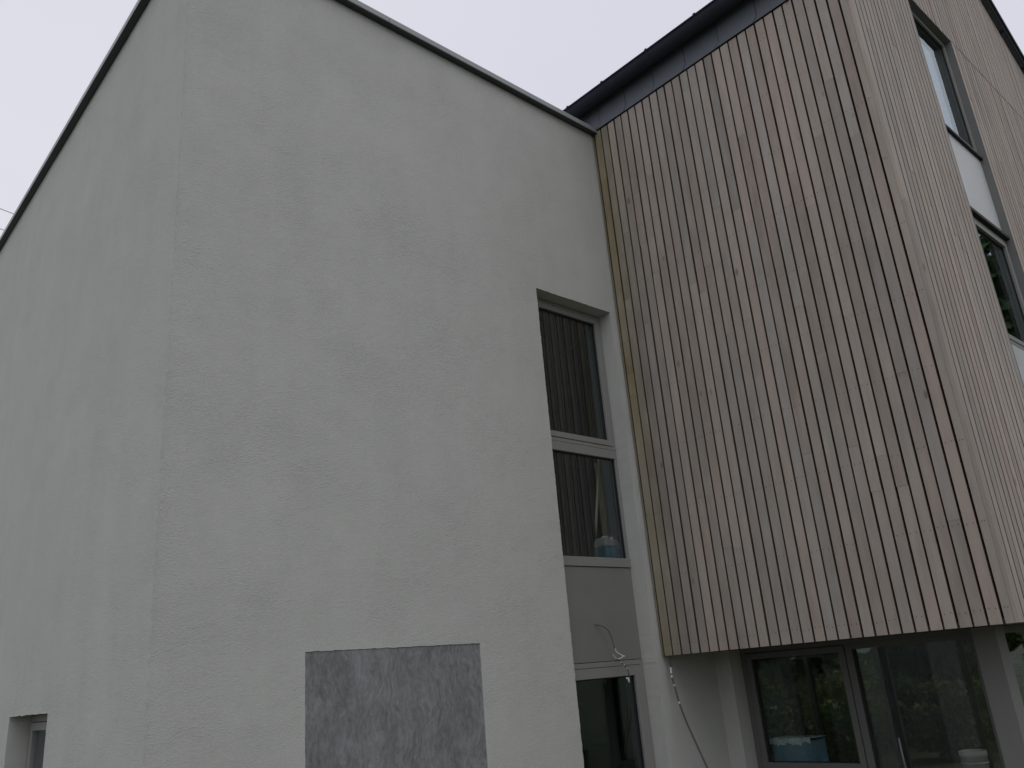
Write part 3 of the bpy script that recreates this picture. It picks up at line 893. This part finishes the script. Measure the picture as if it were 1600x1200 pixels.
MB().box(XF + 0.012, XF + 0.05, 3.715, 3.7345, 0.12, ZH - 0.086).build('gasket', 'gasket', scr)
# screen facing the gable side (-y)
FG = YP1 + 0.02
fr = MB()
bars(fr, (XF + 0.006, 10.2, 0.06, ZH), 0.05, 0.05, 0.06, 0.06, FG, FG + 0.07)
fr.box(8.75, 8.81, FG, FG + 0.07, 0.12, ZH - 0.06)
scr2 = bevel(fr.build('glazed_screen', 'screen', house), 0.002, 1)
MB().box(XF + 0.056, 8.75, FG + 0.03, FG + 0.05, 0.12, ZH - 0.06).build('pane', 'glass', scr2)
MB().box(8.81, 10.15, FG + 0.03, FG + 0.05, 0.12, ZH - 0.06).build('pane', 'glass', scr2)
MB().box(10.2, 15.9, FG - 0.1, FG + 0.1, -0.3, ZH).build('ground_floor_wall', 'render', house)
# ground-floor room, open through to rear windows; upper shell
YR, XE = 7.40, 15.75
b = MB()
b.box(XF + 0.08, XE, FG + 0.08, YR, 0.0, 0.05).box(XF, XE, FG + 0.075, YR, H + 0.13, H + 0.16)
b.box(XF + 0.046, XF + 0.075, YA + 0.02, YR, 0, H + 0.12)
b.box(XF + 0.08, 10.6, YR, YR + 0.05, 0.05, H + 0.12)
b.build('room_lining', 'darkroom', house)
def rear_screen(ax, rect, d0, n):
    a, c, z0, z1 = rect
    m = bars(MB(), rect, 0.08, 0.08, 0.08, 0.08, d0, d0 + 0.08, ax)
    w = (c - a) / n
    for k in range(1, n):
        if ax == 'y': m.box(a + w * k - 0.04, a + w * k + 0.04, d0, d0 + 0.08, z0 + 0.08, z1 - 0.08)
        else: m.box(d0, d0 + 0.08, a + w * k - 0.04, a + w * k + 0.04, z0 + 0.08, z1 - 0.08)
    f = m.build('rear_window', 'screen', house)
    for k in range(n):
        p, q = a + w * k + 0.04, a + w * (k + 1) - 0.04
        if ax == 'y': MB().box(p, q, d0 + 0.03, d0 + 0.05, z0 + 0.08, z1 - 0.08).build('pane', 'tinted', f)
        else: MB().box(d0 + 0.03, d0 + 0.05, p, q, z0 + 0.08, z1 - 0.08).build('pane', 'tinted', f)
rear_screen('y', (10.6, XE, 0.06, H + 0.12), YR, 2)
rear_screen('x', (4.6, YR - 0.01, 0.06, H + 0.12), XE, 2)
MB().box(XE, 15.95, YS + 0.2, 4.59, 0, H + 5.9).box(XE, 15.95, 4.59, YR + 0.1, H + 0.17, H + 5.9).box(7.46, XE, YR + 0.001, YR + 0.2, H + 0.17, H + 5.9).box(7.46, XE, FG + 0.1, YR, H + 0.17, H + 0.2).build('rear_walls', 'render', house)

# ------------------------------------------------------------------ things behind the glass
# work table under the ground-floor windows
wt = empty('work_table', 'low work table standing indoors behind the ground-floor glazing', 'table')
MB().box(7.50, 7.98, 2.80, 4.86, 1.07, 1.10).build('table_top', 'stick', wt)
for xx in (7.53, 7.90):
    for yy in (2.84, 4.76): MB().box(xx, xx + 0.05, yy, yy + 0.05, 0.05, 1.069).build('leg', 'stick', wt)
bx = empty('storage_box', 'blue box with pale torn wrapping on top behind the ground-floor window', 'box')
zt = H - 0.775
bevel(MB().box(7.57, 7.86, 4.40, 4.80, 1.101, zt).build('carton', 'bluebox', bx), 0.006)
lm = MB()
nn_ = 26
wr = random.Random(5)
dz = [0.012 * math.sin(k * 0.55) + wr.uniform(-0.014, 0.014) for k in range(nn_ + 1)]
tz = [0.006 * math.sin(k * 0.9) + wr.uniform(-0.004, 0.004) for k in range(nn_ + 1)]
for k in range(nn_):
    y0_, y1_ = 4.39 + 0.42 * k / nn_, 4.39 + 0.42 * (k + 1) / nn_
    lm.poly([(7.562, y0_, zt - 0.022 + dz[k]), (7.562, y1_, zt - 0.022 + dz[k + 1]), (7.566, y1_, zt + 0.026 + tz[k + 1]), (7.566, y0_, zt + 0.026 + tz[k])])
    lm.poly([(7.566, y0_, zt + 0.026 + tz[k]), (7.566, y1_, zt + 0.026 + tz[k + 1]), (7.86, y1_, zt + 0.02), (7.86, y0_, zt + 0.02)])
so = lm.build('wrapping', 'shavings', bx); so.modifiers.new('thick', 'SOLIDIFY').thickness = 0.004
bk = empty('plastic_tub', 'white plastic tub behind the ground-floor glazing near the corner pier', 'tub')
MB().lathe([(0.0, 1.101), (0.082, 1.101), (0.097, H - 0.90), (0.103, H - 0.90), (0.104, H - 0.862), (0.100, H - 0.858), (0.092, H - 0.862), (0.080, 1.12), (0.0, 1.115)], 7.66, 3.02, 28).build('body', 'dull', bk, True)
MB().lathe([(0.0985, H - 0.95), (0.102, H - 0.952), (0.102, H - 0.942), (0.0985, H - 0.94)], 7.66, 3.02, 28).build('rim_band', 'dull', bk, True)

tag(MB().tube([(7.70, 3.60, 1.101), (7.63, 3.588, H - 0.93), (7.61, 3.580, H - 0.757)], 0.009, 8).build('plastic_rod', 'dull', None, True), 'slim pale rod standing on the table behind the ground-floor glass', 'rod')

# jerrycan, stick and pipe behind the middle light of the window strip
jc = empty('jerrycan', 'translucent blue jerrycan with white moulded top on the inner sill', 'jerrycan')
jc.scale, jc.location = (0.8, 1, 1), (1.284, 0, 0)
jx, jy, jz = 6.145, Y0 + 0.33, H + 0.931
bd = MB().box(jx, jx + 0.28, jy, jy + 0.20, jz, jz + 0.20)
bevel(bd.build('body', 'blue', jc), 0.025, 3)
tp = MB()
tp.prism([(jx + 0.006, jz + 0.196), (jx + 0.274, jz + 0.196), (jx + 0.274, jz + 0.225), (jx + 0.24, jz + 0.262), (jx + 0.18, jz + 0.262), (jx + 0.16, jz + 0.235), (jx + 0.10, jz + 0.235), (jx + 0.085, jz + 0.285), (jx + 0.05, jz + 0.285), (jx + 0.012, jz + 0.235)], 1, jy + 0.02, jy + 0.18)
bevel(tp.build('shoulder', 'dull', jc), 0.010, 2)
MB().tube([(jx + 0.06, jy + 0.1, jz + 0.278), (jx + 0.11, jy + 0.1, jz + 0.296), (jx + 0.17, jy + 0.1, jz + 0.292), (jx + 0.20, jy + 0.1, jz + 0.255)], 0.014, 8).build('handle', 'white', jc, True)
MB().tube([(jx + 0.235, jy + 0.1, jz + 0.255), (jx + 0.235, jy + 0.1, jz + 0.298)], 0.028, 14).build('cap', 'white', jc)
st = MB().tube([(5.985, Y0 + 0.30, H + 0.932), (6.10, Y0 + 0.34, H + 1.36), (6.33, Y0 + 0.42, H + 2.0), (6.38, Y0 + 0.45, H + 2.15)], 0.014, 8).build('wooden_stick', 'stick', None, True)
tag(st, 'thin pale stick leaning behind the glass beside the blue jerrycan', 'stick')
pp = MB().tube([(6.47, Y0 + 0.56, H + 0.931), (6.47, Y0 + 0.56, H + 2.02)], 0.032, 14).build('upright_pipe', 'stick', None, True)
tag(pp, 'upright pale pipe standing behind the glass over the blue jerrycan', 'pipe')

# ------------------------------------------------------------------ loose cables
def smooth_path(pts, n=8):
    out = []
    P = [Vector(p) for p in pts]; P = [P[0] * 2 - P[1]] + P + [P[-1] * 2 - P[-2]]
    for i in range(1, len(P) - 2):
        for k in range(n):
            t = k / n
            out.append(0.5 * ((2 * P[i]) + (-P[i - 1] + P[i + 1]) * t + (2 * P[i - 1] - 5 * P[i] + 4 * P[i + 1] - P[i + 2]) * t * t + (-P[i - 1] + 3 * P[i] - 3 * P[i + 1] + P[i + 2]) * t ** 3))
    out.append(P[-2]); return out
yc = Y0 + 0.10
c1 = empty('loose_cable', 'frayed cable end curling out of the grey spandrel panel', 'cable')
pa_ = smooth_path([(5.715, FY + 0.03, H + 0.378), (5.712, FY - 0.012, H + 0.376), (5.76, yc - 0.01, H + 0.350), (5.815, yc - 0.02, H + 0.292), (5.835, yc - 0.03, H + 0.186), (5.842, yc - 0.03, H + 0.16)])
MB().tube(pa_, 0.0045, 6).build('sheath', 'cable', c1, True)
pb_ = smooth_path([(5.842, yc - 0.03, H + 0.165), (5.862, yc - 0.03, H + 0.135), (5.905, yc - 0.035, H + 0.110), (5.955, yc - 0.04, H + 0.092)])
MB().tube(pb_, 0.006, 6).build('bare_core', 'white_cable', c1, True)
pc_ = smooth_path([(5.930, yc - 0.04, H + 0.094), (5.87, yc - 0.05, H + 0.078), (5.82, yc - 0.05, H + 0.082), (5.786, yc - 0.05, H + 0.112)])
MB().tube(pc_, 0.0045, 6).build('bare_core', 'white_cable', c1, True)
pd_ = smooth_path([(5.825, yc - 0.05, H + 0.080), (5.872, yc - 0.055, H + 0.048), (5.915, yc - 0.06, H + 0.012), (5.95, yc - 0.06, H - 0.03), (5.958, yc - 0.06, H - 0.075), (5.945, yc - 0.06, H - 0.092)])
MB().tube(pd_, 0.0048, 6).build('sheath', 'cable', c1, True)
for k in (7, 13, 19): 
    MB().tube([pd_[k], pd_[k + 1], pd_[k + 2]], 0.0056, 6).build('pale_patch', 'white_cable', c1, True)
pe_ = smooth_path([(5.945, yc - 0.06, H - 0.092), (5.925, yc - 0.06, H - 0.085), (5.915, yc - 0.06, H - 0.094)], 4)
MB().tube(pe_, 0.0055, 6).build('bare_core', 'white_cable', c1, True)
MB().tube([(5.940, yc - 0.06, H - 0.090), (5.944, yc - 0.06, H - 0.125)], 0.009, 6).build('bare_core', 'white_cable', c1, True)

c2 = empty('hanging_cable', 'grey cable hanging from under the boarded overhang beside the window strip', 'cable')
pf = smooth_path([(6.44, 4.985, ZB + 0.02), (6.436, 4.985, H - 0.02), (6.432, 4.985, H - 0.11), (6.430, 4.965, H - 0.206), (6.427, 4.935, H - 0.343), (6.426, 4.885, H - 0.504), (6.426, 4.820, H - 0.66), (6.426, 4.735, H - 0.863), (6.43, 4.60, H - 1.15), (6.43, 4.50, H - 1.5)])
MB().tube(pf, 0.0085, 8).build('sheath', 'cable', c2, True)
for k0, k1 in ((9, 14), (15, 17), (22, 23), (31, 32)):
    MB().tube([p + Vector((-0.0012, 0, 0)) for p in pf[k0:k1 + 1]], 0.009, 8).build('pale_patch', 'white_cable', c2, True)

# overhead wires beyond the block
for (zm, sl, lab) in ((10.085, -0.156, 'thin overhead wire crossing the sky beyond the rendered block, the upper one'), (9.63, -0.170, 'faint lower overhead wire crossing the sky beyond the rendered block')):
    pts = []
    for k in range(33):
        x = -16 + 34 * k / 32
        pts.append((x, 18.0, H + zm + sl * (x - 2.88) + 0.0004 * (x - 2.88) ** 2))
    tag(MB().tube(pts, 0.007, 5).build('overhead_wire', 'cable', None, True), lab, 'wire')

# ------------------------------------------------------------------ trees and shrubs seen through and in the glass
def foliage(seed, h, spread, base, nclump, per, size):
    r = random.Random(seed)
    m = MB()
    for c in range(nclump):
        t = r.random()
        zc = base + (h - base) * (0.05 + 0.9 * t)
        rad = spread * math.sqrt(max(0.05, 1 - (2 * t - 0.85) ** 2 * 0.8)) * math.sqrt(r.random())
        a = r.uniform(0, 2 * math.pi)
        C = Vector((rad * math.cos(a), rad * math.sin(a), zc))
        cr = r.uniform(0.35, 0.75) * spread * 0.55
        for k in range(per):
            d = Vector((r.gauss(0, 1), r.gauss(0, 1), r.gauss(0, 0.7))); d = d.normalized() * cr * r.random() ** 0.4
            p = C + d
            if p.z < 0.05: p.z = 0.05 + r.random() * 0.2
            u = Vector((r.gauss(0, 1), r.gauss(0, 1), r.gauss(0, 1))).normalized()
            w = u.cross(Vector((r.gauss(0, 1), r.gauss(0, 1), r.gauss(0, 1)))).normalized()
            s = size * r.uniform(0.6, 1.4)
            m.poly([p - u * s, p - w * s * 0.45, p + u * s, p + w * s * 0.45])
    return m

def tree_proto(seed, h, spread, leaf, name, label, grp):
    r = random.Random(seed)
    e = empty(name, label, 'tree', grp)
    tr = MB()
    pts = [(0.12 * math.sin(k * 0.9 + seed), 0.12 * math.cos(k * 0.7 + seed), h * 0.85 * k / 7 - 0.3) for k in range(8)]
    tr.tube(pts, [0.17 * h / 9 * (1 - 0.11 * k) for k in range(8)], 8)
    for k in range(9):
        z = h * r.uniform(0.25, 0.75); a = r.uniform(0, 6.28); L = spread * r.uniform(0.5, 0.9)
        tr.tube([(0, 0, z), (L * 0.5 * math.cos(a), L * 0.5 * math.sin(a), z + L * 0.25), (L * math.cos(a), L * math.sin(a), z + L * 0.6)], [0.06, 0.04, 0.015], 6)
    tr.build('trunk', 'bark', e, True)
    foliage(seed + 5, h, spread, h * 0.18, 50, 150, 0.16).build('crown', leaf, e, False, False)
    return e

def copy_tree(o, loc, rz, s):
    c = o.copy(); col.objects.link(c)
    for ch in o.children:
        d = ch.copy(); col.objects.link(d); d.parent = c
    c.location, c.rotation_euler, c.scale = loc, (0, 0, rz), (s, s, s)
    return c

LT2 = 'tall tree beyond the gable side, seen as a dark reflection in its window'
GT2 = 'tall trees beyond the gable side'
LT3 = 'tree growing behind the house, seen dimly through its ground-floor glazing'
GT3 = 'trees behind the house'
LS2 = 'low shrub growing behind the house, seen dimly through its ground-floor glazing'
GS2 = 'shrubs behind the house'
protos = [tree_proto(3, 8.5, 2.3, 'leaf_a', 'broadleaf_tree', LT3, GT3), tree_proto(8, 7.5, 2.0, 'leaf_c', 'broadleaf_tree', LT3, GT3), tree_proto(14, 8.0, 2.1, 'leaf_b', 'broadleaf_tree', LT3, GT3)]
for i, (x, y, s) in enumerate(((15.5, 11.5, 0.8), (18, 12.5, 0.85), (20.5, 12, 0.8), (23, 13.5, 0.95), (22, 9.5, 0.8), (24.5, 11, 0.9), (26, 8.5, 0.85), (18, 15.5, 0.95), (28, 12, 1.0))):
    if i < 3: p = protos[i]; p.location, p.rotation_euler, p.scale = (x, y, 0), (0, 0, i), (s, s, s)
    else: copy_tree(protos[i % 3], (x, y, 0), i * 1.7, s)
for i, (x, y, s) in enumerate(((20, -0.6, 1.52), (23, -1.5, 1.52), (24, 0.5, 1.34), (19, -3.0, 1.3), (26.5, -2.5, 1.5), (23, -4.5, 1.34))):
    t = copy_tree(protos[(i + 1) % 3], (x, y, 0), i * 1.3, s); t['label'] = LT2; t['group'] = GT2

def shrub_proto(seed, leaf):
    e = empty('shrub', LS2, 'shrub', GS2)
    s = MB(); r = random.Random(seed)
    for k in range(6):
        a = r.uniform(0, 6.28); s.tube([(0, 0, -0.1), (0.35 * math.cos(a), 0.35 * math.sin(a), 0.8), (0.7 * math.cos(a), 0.7 * math.sin(a), 1.5)], [0.03, 0.02, 0.008], 5)
    s.build('stem', 'bark', e)
    foliage(seed, 2.2, 1.15, 0.05, 26, 130, 0.10).build('foliage', leaf, e, False, False)
    return e
sp = [shrub_proto(21, 'leaf_b'), shrub_proto(22, 'leaf_a')]
for i, (x, y) in enumerate(((14.0, 10.0), (16.2, 9.8), (18.3, 9.6), (20.3, 9.9), (19.2, 8.0), (21.4, 7.6), (23.5, 9.0), (15.2, 12.0), (17.3, 11.6), (12.6, 9.2))):
    s = 0.7 + 0.06 * (i % 4)
    if i < 2: p = sp[i]; p.location, p.scale = (x, y, 0), (s, s, s)
    else: copy_tree(sp[i % 2], (x, y, 0), i * 2.1, s)
